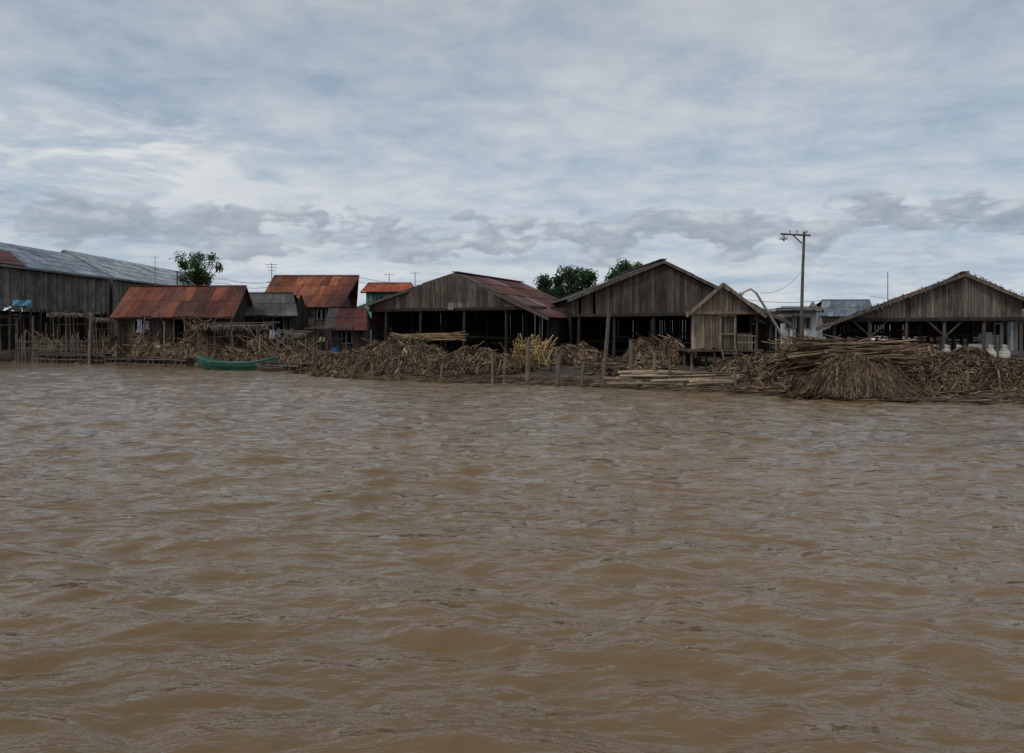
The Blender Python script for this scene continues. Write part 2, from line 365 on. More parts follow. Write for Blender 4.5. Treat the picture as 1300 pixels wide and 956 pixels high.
# ------------------------------------------------------------------ hut on stilts
def hut():
    d=37.; A=wp(918,359,d);L=wp(871,400,d);Rr=wp(973,401,d-.3)
    dv=Vector((.9,3.6,0)); e=empty('stilt_hut',(A.x,d+1.6,gz(A.x,d)))
    mb=MB(); pal=[(.13,.11,.095),(.10,.085,.075),(.17,.14,.12)]
    roof_side(mb,A,A+dv,L+dv,L,pal,sw=.3,sl=.45,lift=.03); roof_side(mb,A,A+dv,Rr+dv,Rr,pal,sw=.3,sl=.45,lift=.03)
    mb.out('shingle_roof',M_wood,e)
    mb=MB(); x0=wx(880,d);x1=wx(938,d);x2=wx(963,d);y0=d+.35
    zf=wz(443,d); zt=wz(397,d)
    f,ta=ztopf(L,A,Rr,.1)
    def top(x): return f((x-L.x)/(Rr.x-L.x))
    lw=(.27,.205,.15)
    planks(mb,(x0-.25,y0-.1),(x2+.2,y0-.1),lambda t:zt,lambda t:top(x0-.25+(x2-x0+.45)*t),lw,w=.16)
    xa=wx(917,d);xb=wx(935,d)
    planks(mb,(x0,y0),(xa,y0),lambda t:zf,lambda t:zt+.05,lw,w=.16)
    planks(mb,(xb,y0),(x1,y0),lambda t:zf,lambda t:zt+.05,lw,w=.16)
    planks(mb,(xa,y0+.04),(xb,y0+.04),lambda t:zf,lambda t:zt-.1,(.13,.10,.075),w=.12,jb=0)
    planks(mb,(x1,y0+.7),(x2,y0+.7),lambda t:zf-.1,lambda t:zf+.75,(.22,.17,.13),w=.16)
    planks(mb,(x1,y0),(x1,y0+3),lambda t:zf,lambda t:zt,DARKW); planks(mb,(x0,y0),(x0+.7,y0+3),lambda t:zf,lambda t:zt+.1,GREYW)
    planks(mb,(x2,y0+.7),(x2+.5,y0+3),lambda t:zf,lambda t:zt+.1,GREYW); planks(mb,(x0+.7,y0+3),(x2+.5,y0+3),lambda t:zf,lambda t:zt+.2,DARKW)
    mb.out('walls',M_wood,e)
    mb=MB()
    for a,b in ((L,A),(A,Rr)): mb.beam(a-Vector((0,.04,.06)),b-Vector((0,.04,.06)),.05,.15,(.25,.2,.155))
    mb.beam((x0-.3,y0-.16,zt),(x2+.3,y0-.16,zt),.06,.13,(.28,.22,.165))
    mb.box(x0-.15,x2+.25,y0-.25,y0+3,zf-.12,zf-.02,vc(BROWNW))
    for xx in (x0,(x0+x1)/2,x1,x2):
        for yy in (y0-.1,y0+1.5,y0+2.9):
            mb.tube((xx+U(-.05,.05),yy,gz(xx,yy)-.6),(xx,yy,zf-.05),.07,.06,vc(GREYW),n=7)
    mb.tube((x2,y0-.1,zf),(x2,y0-.1,zt),.05,.05,vc(GREYW)); mb.beam((x1,y0-.1,zf+.65),(x2,y0-.1,zf+.6),.05,.06,vc((.25,.2,.15))); mb.beam((x1,y0-.1,zf+.3),(x2,y0-.1,zf+.3),.05,.06,vc((.25,.2,.15)))
    for q in range(6): xx=x1+(x2-x1)*(q+.5)/6; mb.beam((xx,y0-.1,zf),(xx,y0-.1,zf+.65),.03,.03,vc((.25,.2,.15)))
    for xx in (xa,xb): mb.beam((xx,y0-.06,zf),(xx,y0-.06,zt-.05),.07,.05,(.3,.24,.18))
    mb.beam((xa,y0-.07,zt-.12),(xb,y0-.07,zt-.12),.05,.07,(.3,.24,.18)); mb.beam((xa,y0-.07,zf+.7),(xb,y0-.07,zf+.7),.04,.05,(.3,.24,.18))
    for k in range(5): mb.beam((xa,y0-.35-.12*(4-k),zf-.2-.2*(4-k)),(xb,y0-.35-.12*(4-k),zf-.2-.2*(4-k)),.1,.05,vc(GREYW))
    for xx in (xa,xb): mb.beam((xx,y0-.25,zf),(xx,y0-.95,zf-1.1),.06,.06,vc(GREYW))
    mb.out('frame',M_wood,e)
hut()
# ------------------------------------------------------------------ houses, left & back
d=66.
house('rusty_roof_house',wx(140,d),wx(296,d),d,wz(402,d),wx(165,d+3),wx(312,d+3),wz(363,d+3),3.2,RUST,DARKW,wins=(.2,.8),door=.55,ov=.4)
d=70.
house('rusty_roof_house',wx(300,d),wx(378,d),d,wz(400,d),wx(306,d+3),wx(372,d+3),wz(372,d+3),3.,DGREY,DARKW,wins=(.3,),door=.7)
d=76.
house('rusty_roof_house',wx(326,d),wx(432,d),d,wz(389,d),wx(348,d+4),wx(456,d+4),wz(350,d+4),4.,RUST+[(.3,.1,.05)],(.12,.10,.09),wins=(.2,.5,.8),door=None)
d=70.
house('red_roof_house',wx(412,d),wx(466,d),d,wz(418,d),wx(418,d+2.5),wx(464,d+2.5),wz(390,d+2.5),2.5,[(.09,.03,.028),(.12,.035,.03),(.07,.035,.03),(.07,.06,.055)],DARKW,wins=(.5,),door=None)
d=86.
house('green_wall_house',wx(458,d),wx(524,d),d,wz(370,d),wx(466,d+2),wx(522,d+2),wz(359,d+2),2.5,[(.34,.075,.03),(.28,.065,.03)],(.14,.34,.26),wins=(.3,.7),door=None,wallmat=M_paint,bj=.05)
d=84.
house('green_wall_house',wx(690,d),wx(742,d),d,wz(386,d),wx(696,d+2),wx(736,d+2),wz(374,d+2),2.5,[(.25,.28,.27),(.3,.32,.32)],(.16,.26,.22),wins=(.3,.7),door=None,wallmat=M_paint,bj=.05)
d=78.
house('metal_roof_house',wx(1040,d),wx(1112,d),d,wz(401,d),wx(1044,d+3),wx(1104,d+3),wz(381,d+3),3.,STEEL,(.3,.31,.3),wins=(.3,.7),door=None,wallmat=M_paint,bj=.08)
d=70.
house('white_wall_house',wx(985,d),wx(1046,d),d,wz(394,d),wx(992,d+3),wx(1042,d+3),wz(390,d+3),3.,DGREY,(.5,.5,.48),wins=(.3,.7),door=.5,wallmat=M_paint,bj=.04)
d=66.
house('timber_house',wx(1190,d),wx(1380,d),d,wz(403,d),wx(1195,d+3),wx(1370,d+3),wz(393,d+3),3.,DGREY,(.20,.19,.18),wins=(.15,.4,.8),door=.6,bj=.2)
d=66.
house('timber_house',wx(520,d),wx(640,d),d,wz(410,d),wx(525,d+3),wx(635,d+3),wz(392,d+3),3.,DGREY,DARKW)
def warehouse(name,E0,E1,R0,R1,pal,wcol,stilts=None,rust=0):
    e=empty(name,((E0.x+R0.x)/2,(E0.y+E1.y)/2,1.1)); mb=MB()
    roof_side(mb,R0,R1,E1,E0,pal,sw=1.,sl=3,j=.05,patch=.12)
    F0=Vector((2*R0.x-E0.x,E0.y+ (R0.y-E0.y)*2,E0.z)); F1=Vector((2*R1.x-E1.x,E1.y+(R1.y-E1.y)*2,E1.z))
    roof_side(mb,R0,R1,F1,F0,pal,sw=1.,sl=3,j=.06)
    if rust:
        u=Vector((.05,0,.12)); roof_side(mb,R0.lerp(E0,.45)+u,R0.lerp(E0,.45).lerp(R1.lerp(E1,.45),rust)+u,E0.lerp(E1,rust)+u,E0+u,RUST,sw=1.,sl=2)
    mb.out('roof',M_roof,e); mb=MB()
    s=Vector((-.6,.3,0)); zb=stilts or .8
    planks(mb,E0+s,E1+s,lambda t:zb+U(-.3,.3),lambda t:E0.z+(E1.z-E0.z)*t,wcol,w=.3,j=.3)
    def gt(A,B,C):
        return lambda t: (A.z+(B.z-A.z)*t*2 if t<.5 else B.z+(C.z-B.z)*(t-.5)*2)
    planks(mb,E0+s,Vector((F0.x,F0.y,0)),lambda t:zb,gt(E0,R0,F0),wcol,w=.3,j=.2)
    planks(mb,E1+s,Vector((F1.x,F1.y,0)),lambda t:zb,gt(E1,R1,F1),wcol,w=.3,j=.2)
    mb.beam(E0+Vector((.02,0,-.1)),E1+Vector((.02,0,-.1)),.1,.25,(.2,.21,.22)); mb.beam(E0+Vector((0,-.1,-.1)),R0+Vector((0,-.1,-.1)),.1,.3,(.3,.31,.32)); 
    if stilts:
        n=14
        for i in range(n+1):
            p=(E0+s).lerp(E1+s,i/n); mb.tube((p.x,p.y,0),(p.x,p.y,zb+.1),.16,.15,vc(DARKW))
            mb.tube((p.x-4,p.y,0),(p.x-4,p.y,zb+.1),.16,.15,vc(DARKW))
        q0=E0+s+Vector((-5,0,0)); q1=E1+s+Vector((-5,0,0)); planks(mb,q0,q1,lambda t:.8,lambda t:zb,DARKW,w=.3); planks(mb,q1,q1+Vector((5,0,0)),lambda t:.8,lambda t:zb,DARKW,w=.3)
    mb.out('walls',M_wood,e); return e
warehouse('plank_warehouse',Vector((-57.5,86,10.5)),wp(143,353,108),Vector((-66.8,96,14.7)),wp(86,322,118),STEEL,(.13,.115,.10),stilts=5.6,rust=.3)
warehouse('plank_warehouse',wp(147,353,111),wp(258,368,150),wp(82,317,123),wp(252,349,162),[(.33,.37,.41),(.30,.34,.38),(.36,.39,.42)],(.13,.115,.10))
# ------------------------------------------------------------------ heaps
PALB=[(.165,.112,.070),(.21,.148,.094),(.12,.080,.050),(.30,.22,.145),(.070,.046,.031)]
def heap(name,cx,cy,rx,ry,h,n,L=(.3,1.0),rot=0,mode='rand',pal=PALB,p=2.2,z0=None,w=(.006,.024),lump=.2,sticks=0,spike=.35,core=.32):
    ca,sa=math.cos(rot),math.sin(rot); sd=U(0,100)
    def surf(x,y):
        dx,dy=x-cx,y-cy; u=(dx*ca+dy*sa)/rx; v=(-dx*sa+dy*ca)/ry; r=math.hypot(u,v)
        g=gz(x,y) if z0 is None else z0
        if r>=1: return max(g,-.1),r
        k=(1-r**p)
        return max(g,-.1)+h*k*(1+lump*2*noise.noise(Vector((x*.9+sd,y*.9,0))))+lump*noise.noise(Vector((x*2.2,y*2.2,sd))),r
    def loc(u,v): return cx+u*rx*ca-v*ry*sa, cy+u*rx*sa+v*ry*ca
    e=empty(name,(cx,cy,gz(cx,cy))); mb=MB()
    nr,na=14,48; ring=[]
    for i in range(nr+1):
        row=[]
        for j in range(na):
            a=2*math.pi*j/na; r=i/nr; x,y=loc(r*math.cos(a),r*math.sin(a)); z,_=surf(x,y); row.append(Vector((x,y,z-.05-(.4 if i==nr else 0))))
        ring.append(row)
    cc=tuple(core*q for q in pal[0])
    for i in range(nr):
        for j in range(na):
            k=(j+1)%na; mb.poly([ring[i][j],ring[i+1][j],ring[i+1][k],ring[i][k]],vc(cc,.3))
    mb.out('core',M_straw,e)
    mb=MB()
    for i in range(n):
        r=math.sqrt(R()); a=U(0,2*math.pi); 
        u,v=r*math.cos(a)*1.02,r*math.sin(a)*1.02; x,y=loc(u,v)
        if mode=='rand': th=U(0,math.pi)
        elif mode=='along': th=rot+random.gauss(0,.45)
        else:
            xx,yy=loc(u*1.1,v*1.1); th=math.atan2(yy-y,xx-x)+random.gauss(0,.5)
        Ls=U(*L)/2; dx,dy=math.cos(th)*Ls,math.sin(th)*Ls
        lf=U(-.02,.10); pts=[]; tl=U(-.08,.08)
        for s in (-1,0,1):
            z,_=surf(x+dx*s,y+dy*s); pts.append(Vector((x+dx*s,y+dy*s,z+lf+tl*s+U(-.03,.06))))
        ww=U(*w)*(1 if R()<.85 else 2); tw=U(-1,1); pn=Vector((-dy,dx,0)).normalized()*ww+Vector((0,0,ww*tw)); c=vc(random.choice(pal),.3)
        mb.poly([pts[0]-pn,pts[0]+pn,pts[1]+pn,pts[1]-pn],c); mb.poly([pts[1]-pn,pts[1]+pn,pts[2]+pn,pts[2]-pn],c)
    for i in range(sticks):
        r=math.sqrt(R())*.9;a=U(0,6.28);x,y=loc(r*math.cos(a),r*math.sin(a)); z,_=surf(x,y)
        th=U(-.5,.5)+(0 if R()<.7 else 1.5); Ls=U(.5,1.5); t=random.gauss(0,spike)
        mb.tube((x-math.cos(th)*Ls,y-math.sin(th)*Ls,z+.1-t*Ls),(x+math.cos(th)*Ls,y+math.sin(th)*Ls,z+.1+t*Ls),.03,.022,vc(random.choice(pal),.3),n=5)
    mb.out('strips',M_straw,e); return e
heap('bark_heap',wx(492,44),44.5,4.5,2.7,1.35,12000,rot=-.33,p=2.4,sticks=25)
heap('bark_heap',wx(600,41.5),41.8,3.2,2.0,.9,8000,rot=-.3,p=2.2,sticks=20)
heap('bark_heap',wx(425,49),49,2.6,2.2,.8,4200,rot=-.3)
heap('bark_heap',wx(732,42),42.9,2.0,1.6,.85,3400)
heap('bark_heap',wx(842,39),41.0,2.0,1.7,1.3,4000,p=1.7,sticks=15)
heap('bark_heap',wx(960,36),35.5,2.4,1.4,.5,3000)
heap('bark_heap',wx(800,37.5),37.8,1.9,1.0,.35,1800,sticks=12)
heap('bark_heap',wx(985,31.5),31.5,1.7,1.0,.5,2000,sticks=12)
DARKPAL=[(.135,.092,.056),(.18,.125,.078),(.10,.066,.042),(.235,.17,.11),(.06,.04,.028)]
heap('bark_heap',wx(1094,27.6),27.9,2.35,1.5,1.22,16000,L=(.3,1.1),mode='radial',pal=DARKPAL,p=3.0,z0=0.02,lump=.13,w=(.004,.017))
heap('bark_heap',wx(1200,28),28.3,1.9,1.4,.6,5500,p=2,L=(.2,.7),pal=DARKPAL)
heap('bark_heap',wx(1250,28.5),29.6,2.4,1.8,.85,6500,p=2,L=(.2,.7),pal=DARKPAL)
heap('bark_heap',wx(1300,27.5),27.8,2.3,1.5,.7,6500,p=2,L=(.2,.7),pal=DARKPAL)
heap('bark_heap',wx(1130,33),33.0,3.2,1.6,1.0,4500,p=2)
LP=PALB+[(.32,.21,.12),(.38,.29,.2)]
for (px,dd,rx,h,n,st) in ((140,70,3.0,1.6,2200,70),(195,66.5,3.2,2.2,2800,130),(262,62.5,3.4,2.3,3200,170),(95,74,2.6,1.2,1500,60),(330,58.5,2.6,1.3,2000,70),(375,54.5,2.0,1.1,1500,50),(60,79,2.5,1.5,1300,50)):
    heap('firewood_heap',wx(px,dd),dd,rx,1.8,h,n,L=(.5,1.6),w=(.012,.04),p=1.6,lump=.35,rot=-.4,sticks=st,pal=LP,spike=.7)
mb=MB()
for i in range(3800):
    x=U(-34,20) if R()<.5 else U(-8,18); y=shore(x)+random.gauss(.3,.8); z=max(gz(x,y),0)+U(.02,.12); th=-.5+random.gauss(0,.6); l=U(.1,.6); w_=U(.008,.035)
    dx,dy=math.cos(th)*l,math.sin(th)*l; pn=Vector((-dy,dx,0)).normalized()*w_
    a=Vector((x-dx,y-dy,z));b=Vector((x+dx,y+dy,z+U(-.03,.08))); mb.poly([a-pn,a+pn,b+pn+Vector((0,0,.01)),b-pn],vc(random.choice(PALB),.4))
mb.out('shore_debris',M_straw)
# ------------------------------------------------------------------ pole stacks
def poles(name,c,L,n,wd,ht,ang,col,r=(.03,.05),ja=.12,tilt=.05,endcol=None,shape=1.0):
    mb=MB()
    for i in range(n):
        k=R()**.8; z=c[2]+ht*k; o=U(-1,1)*wd/2*(1-shape*k*.7)
        a=ang+random.gauss(0,ja); l=L*U(.45,1.0)/2; s=U(-.2,.2)*L; t=random.gauss(0,tilt)
        d=Vector((math.cos(a),math.sin(a),t)); cc=Vector((c[0],c[1],z))+Vector((-math.sin(ang),math.cos(ang),0))*o+d*s
        rr=U(*r); mb.tube(cc-d*l,cc+d*l,rr,rr*.7,vc(random.choice(col),.35),n=6,segs=3,bend=.12,capcol=endcol)
    return mb.out(name,M_pole)
PC=[(.24,.165,.098),(.18,.12,.072),(.33,.245,.15),(.10,.07,.045)]
poles('pole_stack',(wx(1080,30),30.5,1.1),4.6,170,1.8,.85,.05,PC,r=(.018,.036),ja=.22,tilt=.10)
poles('pole_stack',(wx(1120,30),30.8,1.1),3.6,60,1.6,.75,-.3,PC,r=(.018,.036),ja=.3,tilt=.16)
poles('pole_stack',(wx(1040,31),31.5,.95),3.2,80,1.6,.7,.25,PC,r=(.018,.036),ja=.35,tilt=.2)
LG=[(.36,.28,.19),(.30,.22,.145),(.42,.33,.23),(.2,.145,.10)]
poles('log_stack',(wx(880,33),33.3,.1),5.6,50,2.0,.5,-.12,LG,r=(.05,.09),ja=.06,tilt=.025,endcol=(.42,.32,.21))
poles('log_stack',(wx(925,32.2),32.0,.0),3.6,24,1.0,.35,-.22,LG,r=(.05,.09),ja=.07,tilt=.025,endcol=(.42,.32,.21))
poles('driftwood_pile',(wx(985,30),29.8,.05),2.2,20,1.0,.25,-.2,PC,ja=.5,tilt=.05)
poles('pole_stack',(wx(540,44),45.5,2.0),4.0,36,1.4,.3,-.1,[(.40,.27,.15),(.30,.20,.11)],ja=.15)
poles('pole_stack',(wx(1255,31),31.5,.95),4.5,34,1.4,.3,-.1,PC,ja=.15)
mb=MB()
YC=[(.58,.40,.13),(.48,.33,.13),(.66,.50,.24),(.36,.24,.11)]
for i in range(80):
    b=Vector((wx(U(656,698),39.6),U(39.2,40.2),U(.9,1.5))); t=b+Vector((U(-.45,.6),U(-.5,-.1),U(.35,.9)))
    b2=b-(t-b)*U(.1,.6); mb.tube(b2,t,.036,.03,vc(random.choice(YC),.2),n=6,capcol=(.78,.64,.36))
for i in range(18):
    b=Vector((wx(U(650,662),39.6),U(39.2,40),U(1.2,1.8))); mb.tube(b,b+Vector((U(.8,1.5),U(-.2,.2),U(-.3,.4))),.036,.03,vc(random.choice(YC),.2),n=6,capcol=(.78,.64,.36))
for x in (655,700): mb.tube((wx(x,39.9),39.9,gz(wx(x,39.9),39.9)-.2),(wx(x,39.9),39.9,2.1),.05,.05,vc(GREYW))
mb.out('peeled_pole_bundle',M_pole)
# ------------------------------------------------------------------ mooring posts
for (px,yt,yb,lean,r) in ((624,448,487,.02,.06),(671,432,486,.0,.12),(704,450,489,.25,.07),(709,440,488,-.1,.07),(762,395,486,.42,.10),(800,431,490,.05,.09),(828,447,491,.12,.09),(876,462,492,.1,.07),(506,450,483,.0,.06),(470,461,482,.1,.05),(560,462,485,.05,.05),(933,470,496,0,.06),(640,455,487,.05,.05),(852,455,492,-.05,.06),(905,466,494,.05,.05),(738,460,489,.1,.06)):
    d=2*F/(yb-HZ)-.5; x=wx(px,d); mb=MB()
    mb.tube((x,d,-1.),(x+lean,d+.1,wz(yt,d)),r*1.1,r*.85,vc((.20,.162,.125),.25),n=8,segs=4,bend=.06,capcol=(.26,.21,.16))
    mb.out('mooring_post',M_pole)
mb=MB()
for (a,b,da,db) in ((610,770,39,36.2),(700,800,37.2,35.4),(640,700,38,37.2)):
    mb.tube((wx(a,da),da,.05),(wx(b,db),db,.07),.08,.07,vc((.13,.10,.075)),n=7,segs=5,bend=.1)
mb.out('floating_log',M_pole)
# ------------------------------------------------------------------ left piers, shelters
def pier(name,x0,x1,off,z=.75,w=1.6):
    e=empty(name,((x0+x1)/2,shore((x0+x1)/2)+off,0)); mb=MB(); pl=MB()
    x=x0
    while x<x1:
        y=shore(x)+off+U(-.15,.15)
        mb.tube((x,y,-1),(x+U(-.1,.1),y+U(-.05,.05),z+U(-.1,.9 if R()<.3 else .15)),.07,.06,vc((.13,.105,.085),.4),n=6)
        if R()<.6: mb.tube((x,y+w,-1),(x,y+w,z),.07,.06,vc(DARKW,.3),n=6)
        x+=U(.35,.8)
    mb.out('piles',M_pole,e)
    x=x0
    while x<x1:
        y=shore(x)+off; pl.beam((x,y-.1,z+U(-.02,.03)),(x+U(-.05,.05),y+w,z+U(-.02,.03)),.22,.04,vc(GREYW,.4)); x+=.25
    for zz in (z-.12,z-.5):
        k=x0
        while k<x1-1:
            k2=min(x1,k+4); pl.beam((k,shore(k)+off-.12,zz+U(-.05,.05)),(k2,shore(k2)+off-.12,zz+U(-.05,.05)),.07,.1,vc(GREYW,.3)); k=k2
    pl.out('deck',M_wood,e)
pier('wooden_pier',wx(35,76),wx(140,68),-.6,z=.8)
pier('wooden_pier',wx(142,68),wx(245,61),-.8,z=.6)
pier('wooden_pier',wx(335,55),wx(395,50),-.8,z=.55)
def shelter(name,px0,px1,d,yt,depth=2.6,pal=None,fr=True,tilt=.25):
    x0,x1=wx(px0,d),wx(px1,d); zt=wz(yt,d); e=empty(name,((x0+x1)/2,d+depth/2,gz((x0+x1)/2,d))); mb=MB()
    n=max(2,round((x1-x0)/1.5))
    for i in range(n+1):
        x=x0+(x1-x0)*i/n
        for y,z in ((d,zt-.1),(d+depth,zt+tilt-.1)): mb.tube((x+U(-.2,.2),y,gz(x,y)-.6),(x+U(-.08,.08),y,z+U(-.02,.06)),.06,.05,vc((.17,.14,.11),.35),n=6,segs=2,bend=.05)
    for y,z in ((d,zt-.06),(d+depth,zt+tilt-.06)): mb.tube((x0-.3,y,z+U(-.1,.1)),(x1+.3,y,z+U(-.1,.1)),.05,.05,vc(GREYW))
    mb.tube((x0,d-.06,zt-.9),(x1,d-.06,zt-.8),.035,.035,vc(GREYW)); mb.out('frame',M_pole,e)
    pal=pal or [(.28,.23,.18),(.20,.16,.125),(.33,.28,.22),(.12,.10,.08)]; mb=MB()
    s1,s2=U(-.15,.15),U(-.15,.15)
    roof_side(mb,(x0-.3,d+depth+.2,zt+tilt+s1),(x1+.3,d+depth+.2,zt+tilt+s2),(x1+.3,d-.3,zt-.03+s2),(x0-.3,d-.3,zt-.03+s1),pal,sw=.5,sl=.9,rag=.3,j=.3,lift=.06); mb.out('roof',M_thatch,e)
    if fr: fringe(e,[(Vector((x0-.3,d-.3,zt+.02+s1)),Vector((x1+.3,d-.3,zt+.02+s2)))],260,(.26,.21,.16),L=.4)
shelter('thatched_shelter',68,118,72,400)
shelter('thatched_shelter',122,158,69,405,tilt=.15)
shelter('thatched_shelter',250,338,60.5,413,pal=[(.25,.21,.17),(.2,.16,.13),(.13,.11,.1)])
shelter('thatched_shelter',165,225,68,413,fr=True)
shelter('thatched_shelter',352,384,56,424,fr=True,depth=1.8)
shelter('lean_to_shelter',0,22,82,402,fr=False,pal=[(.2,.13,.1)])
shelter('lean_to_shelter',392,440,60,416,fr=False,pal=DGREY)
for (px,yt,d,r) in ((114,396,68,.12),(45,402,75,.09),(57,410,74.5,.08),(88,404,71,.07),(210,408,64.5,.07),(232,412,62.5,.06),(322,414,57.5,.07),(341,418,56.5,.06),(362,423,54.5,.07),(375,420,54,.06),(388,430,52,.06),(155,415,67,.07),(179,402,66,.07),(300,420,58.5,.06),(398,425,51,.05),(72,414,73,.06),(30,418,77,.08),(128,420,68,.06),(100,425,70,.06),(260,428,60,.06),(352,432,54.5,.06)):
    x=wx(px,d); mb=MB(); mb.tube((x,d,-1),(x+U(-.35,.35),d,wz(yt,d)),r,r*.8,vc((.21,.175,.14),.35),n=7,segs=3,bend=.08); mb.out('wooden_post',M_pole)
mb=MB()
for i in range(60):
    px=20+i*1.9; d=74.5-i*.09; x=wx(px,d); 
    if R()<.7: mb.beam((x,d,gz(x,d)-.3),(x+U(-.2,.2),d,wz(U(418,432),d)),.1,.04,vc((.15,.122,.096),.5))
for z in (1.2,1.9): mb.beam((wx(20,74.4),74.4,z),(wx(132,69),69,z),.05,.07,vc(GREYW))
mb.out('paling_fence',M_wood)
for (px,d) in ((405,52),(418,53),(398,52.5)):
    mb=MB(); x=wx(px,d); z=gz(x,d); s=U(.5,.7)
    for k in range(5):
        z0=z+k*s/5
        mb.box(x,x+s,d,d+.03,z0,z0+s/5-.02,vc((.3,.22,.13))); mb.box(x-.031,x-.001,d,d+s,z0,z0+s/5-.02,vc((.3,.22,.13))); mb.box(x+s+.001,x+s+.031,d,d+s,z0,z0+s/5-.02,vc((.3,.22,.13)))
    for q in (x+.02,x+s-.08): mb.box(q,q+.06,d-.03,d-.001,z,z+s,vc((.25,.18,.11)))
    mb.out('wooden_crate',M_wood)
for (px,d,c) in ((426,54,(.05,.12,.3)),(366,55.5,(.3,.12,.05)),(244,62.5,(.45,.45,.45)),(1238,36,(.4,.4,.38))):
    mb=MB(); x=wx(px,d); z=gz(x,d)
    for k,(r0,r1,a,b) in enumerate(((.28,.28,0,.28),(.3,.3,.28,.31),(.28,.28,.31,.58),(.3,.3,.58,.61),(.28,.28,.61,.88))): mb.tube((x,d,z+a),(x,d,z+b),r0,r1,c,n=16)
    mb.out('steel_drum',M_paint)
def cloth(name,px0,px1,y0,y1,d,col):
    mb=MB(); nx,nz=6,4; P=lambda i,j:Vector((wx(px0+(px1-px0)*i/nx,d),d+.12*math.sin(i*1.7+j)+U(-.03,.03),wz(y0+(y1-y0)*j/nz,d)+.05*math.sin(i*2)))
    g=[[P(i,j) for i in range(nx+1)] for j in range(nz+1)]
    for j in range(nz):
        for i in range(nx): mb.poly([g[j][i],g[j][i+1],g[j+1][i+1],g[j+1][i]],col)
    mb.out(name,M_cloth,smooth=True)
cloth('blue_tarp',16,40,381,388,83,(.12,.34,.5))
cloth('hanging_laundry',174,181,406,422,65,(.36,.39,.46)); cloth('hanging_laundry',185,189,408,418,65,(.4,.38,.35))
cloth('hanging_laundry',342,349,419,430,55,(.5,.5,.5)); cloth('hanging_laundry',352,356,418,428,55,(.3,.35,.45))
cloth('hanging_laundry',405,413,428,434,51,(.38,.36,.2))
# ------------------------------------------------------------------ boats
def boat(name,cx,cy,L,B,D,rot,col,inner,rim):
    e=empty(name,(cx,cy,0)); ca,sa=math.cos(rot),math.sin(rot)
    def T(x,y,z): return (cx+x*ca-y*sa,cy+x*sa+y*ca,z)
    n=18; prof=[]
    for i in range(n+1):
        s=-1+2*i/n; w=B/2*(1-abs(s)**2.4)+.03; zr=D*(.55+.45*abs(s)**2.5); kz=-.12+.35*abs(s)**4*D
        row=[]
        for q,(fy,fz) in enumerate([(-1,1),(-.92,.6),(-.6,.12),(0,0),(.6,.12),(.92,.6),(1,1)]): row.append(T(s*L/2*(1+.06*(fz)),fy*w,kz+(zr-kz)*fz))
        prof.append(row)
    o=MB(); inn=MB(); rm=MB()
    for i in range(n):
        for j in range(6): o.poly([prof[i][j],prof[i+1][j],prof[i+1][j+1],prof[i][j+1]],vc(col,.06))
        for j in (0,6): rm.beam(prof[i][j],prof[i+1][j],.05,.06,rim)
    sc=lambda p:(cx+(p[0]-cx)*.95,cy+(p[1]-cy)*.95,p[2]+.03)
    for i in range(1,n-1):
        for j in range(6): inn.poly([sc(prof[i][j]),sc(prof[i+1][j]),sc(prof[i+1][j+1]),sc(prof[i][j+1])],vc(inner,.1))
    for i in (4,9,14):
        a=prof[i][0];b=prof[i][6]; inn.beam((a[0],a[1],a[2]-.08),(b[0],b[1],b[2]-.08),.25,.04,rim)
    o.out('hull',M_paint,e,True); inn.out('inside',M_paint,e); rm.out('gunwale',M_paint,e)
bx=-18.6; boat('rowing_boat',bx,shore(bx)-1.6,6.0,1.25,.95,-.3,(.03,.12,.088),(.05,.13,.10),(.14,.26,.22))
bx=wx(5,78); boat('canoe',bx,shore(bx)-1.6,6.,1.3,1.1,-.3,(.07,.05,.04),(.06,.045,.035),(.12,.09,.07))
bx=-15.2; boat('canoe',bx,shore(bx)-1.0,3.0,.9,.5,-.5,(.09,.075,.06),(.06,.05,.04),(.16,.13,.1))
# ------------------------------------------------------------------ street lamp & wires
def sag(mb,a,b,s,r=.012,n=12,col=(.03,.03,.03)):
    a=Vector(a);b=Vector(b);pp=None
    for i in range(n+1):
        t=i/n;p=a.lerp(b,t)-Vector((0,0,s*4*t*(1-t)))
        if pp is not None: mb.tube(pp,p,r,r,col,n=4)
        pp=p
d=44.; base=wp(1017,455,d); e=empty('street_lamp',(base.x,d,gz(base.x,d)))
mb=MB(); top=wp(1021,294,d); mb.tube((base.x,d,gz(base.x,d)-.5),top,.11,.07,(.15,.135,.12),n=9,segs=4,bend=.05); mb.out('pole',M_pole,e)
mb=MB(); a=wp(991,297,d-.1);b=wp(1029,299,d-.1); mb.beam(a,b,.08,.09,(.12,.10,.085)); mb.beam(wp(1006,298,d-.1),wp(1018,309,d-.1),.05,.06,(.12,.10,.085))
for q in (1003,1012,1024): 
    c=wp(q,296,d-.1); mb.tube(c,c+Vector((0,0,.14)),.035,.045,(.35,.33,.3),n=8)
mb.out('crossarm',M_wood,e)
mb=MB(); c=wp(995,298,d-.1); mb.tube(c-Vector((0,0,.02)),c-Vector((0,0,.12)),.05,.06,(.25,.25,.25),n=10); mb.tube(c-Vector((0,0,.12)),c-Vector((0,0,.24)),.08,.24,(.32,.32,.31),n=16); mb.tube(c-Vector((0,0,.2)),c-Vector((0,0,.36)),.07,.05,(.6,.6,.58),n=10); mb.out('lamp_head',M_paint,e)
mb=MB(); sag(mb,wp(1017,345,d),wp(966,372,37),.35,r=.010); mb.out('cable',M_pole,e)
e=empty('leaning_lamp',(wx(985,36),36,1)); mb=MB()
p0=wp(1004,444,36.5); p1=wp(960,372,36); mb.tube(p0,p1,.075,.055,(.40,.37,.33),n=8,segs=3)
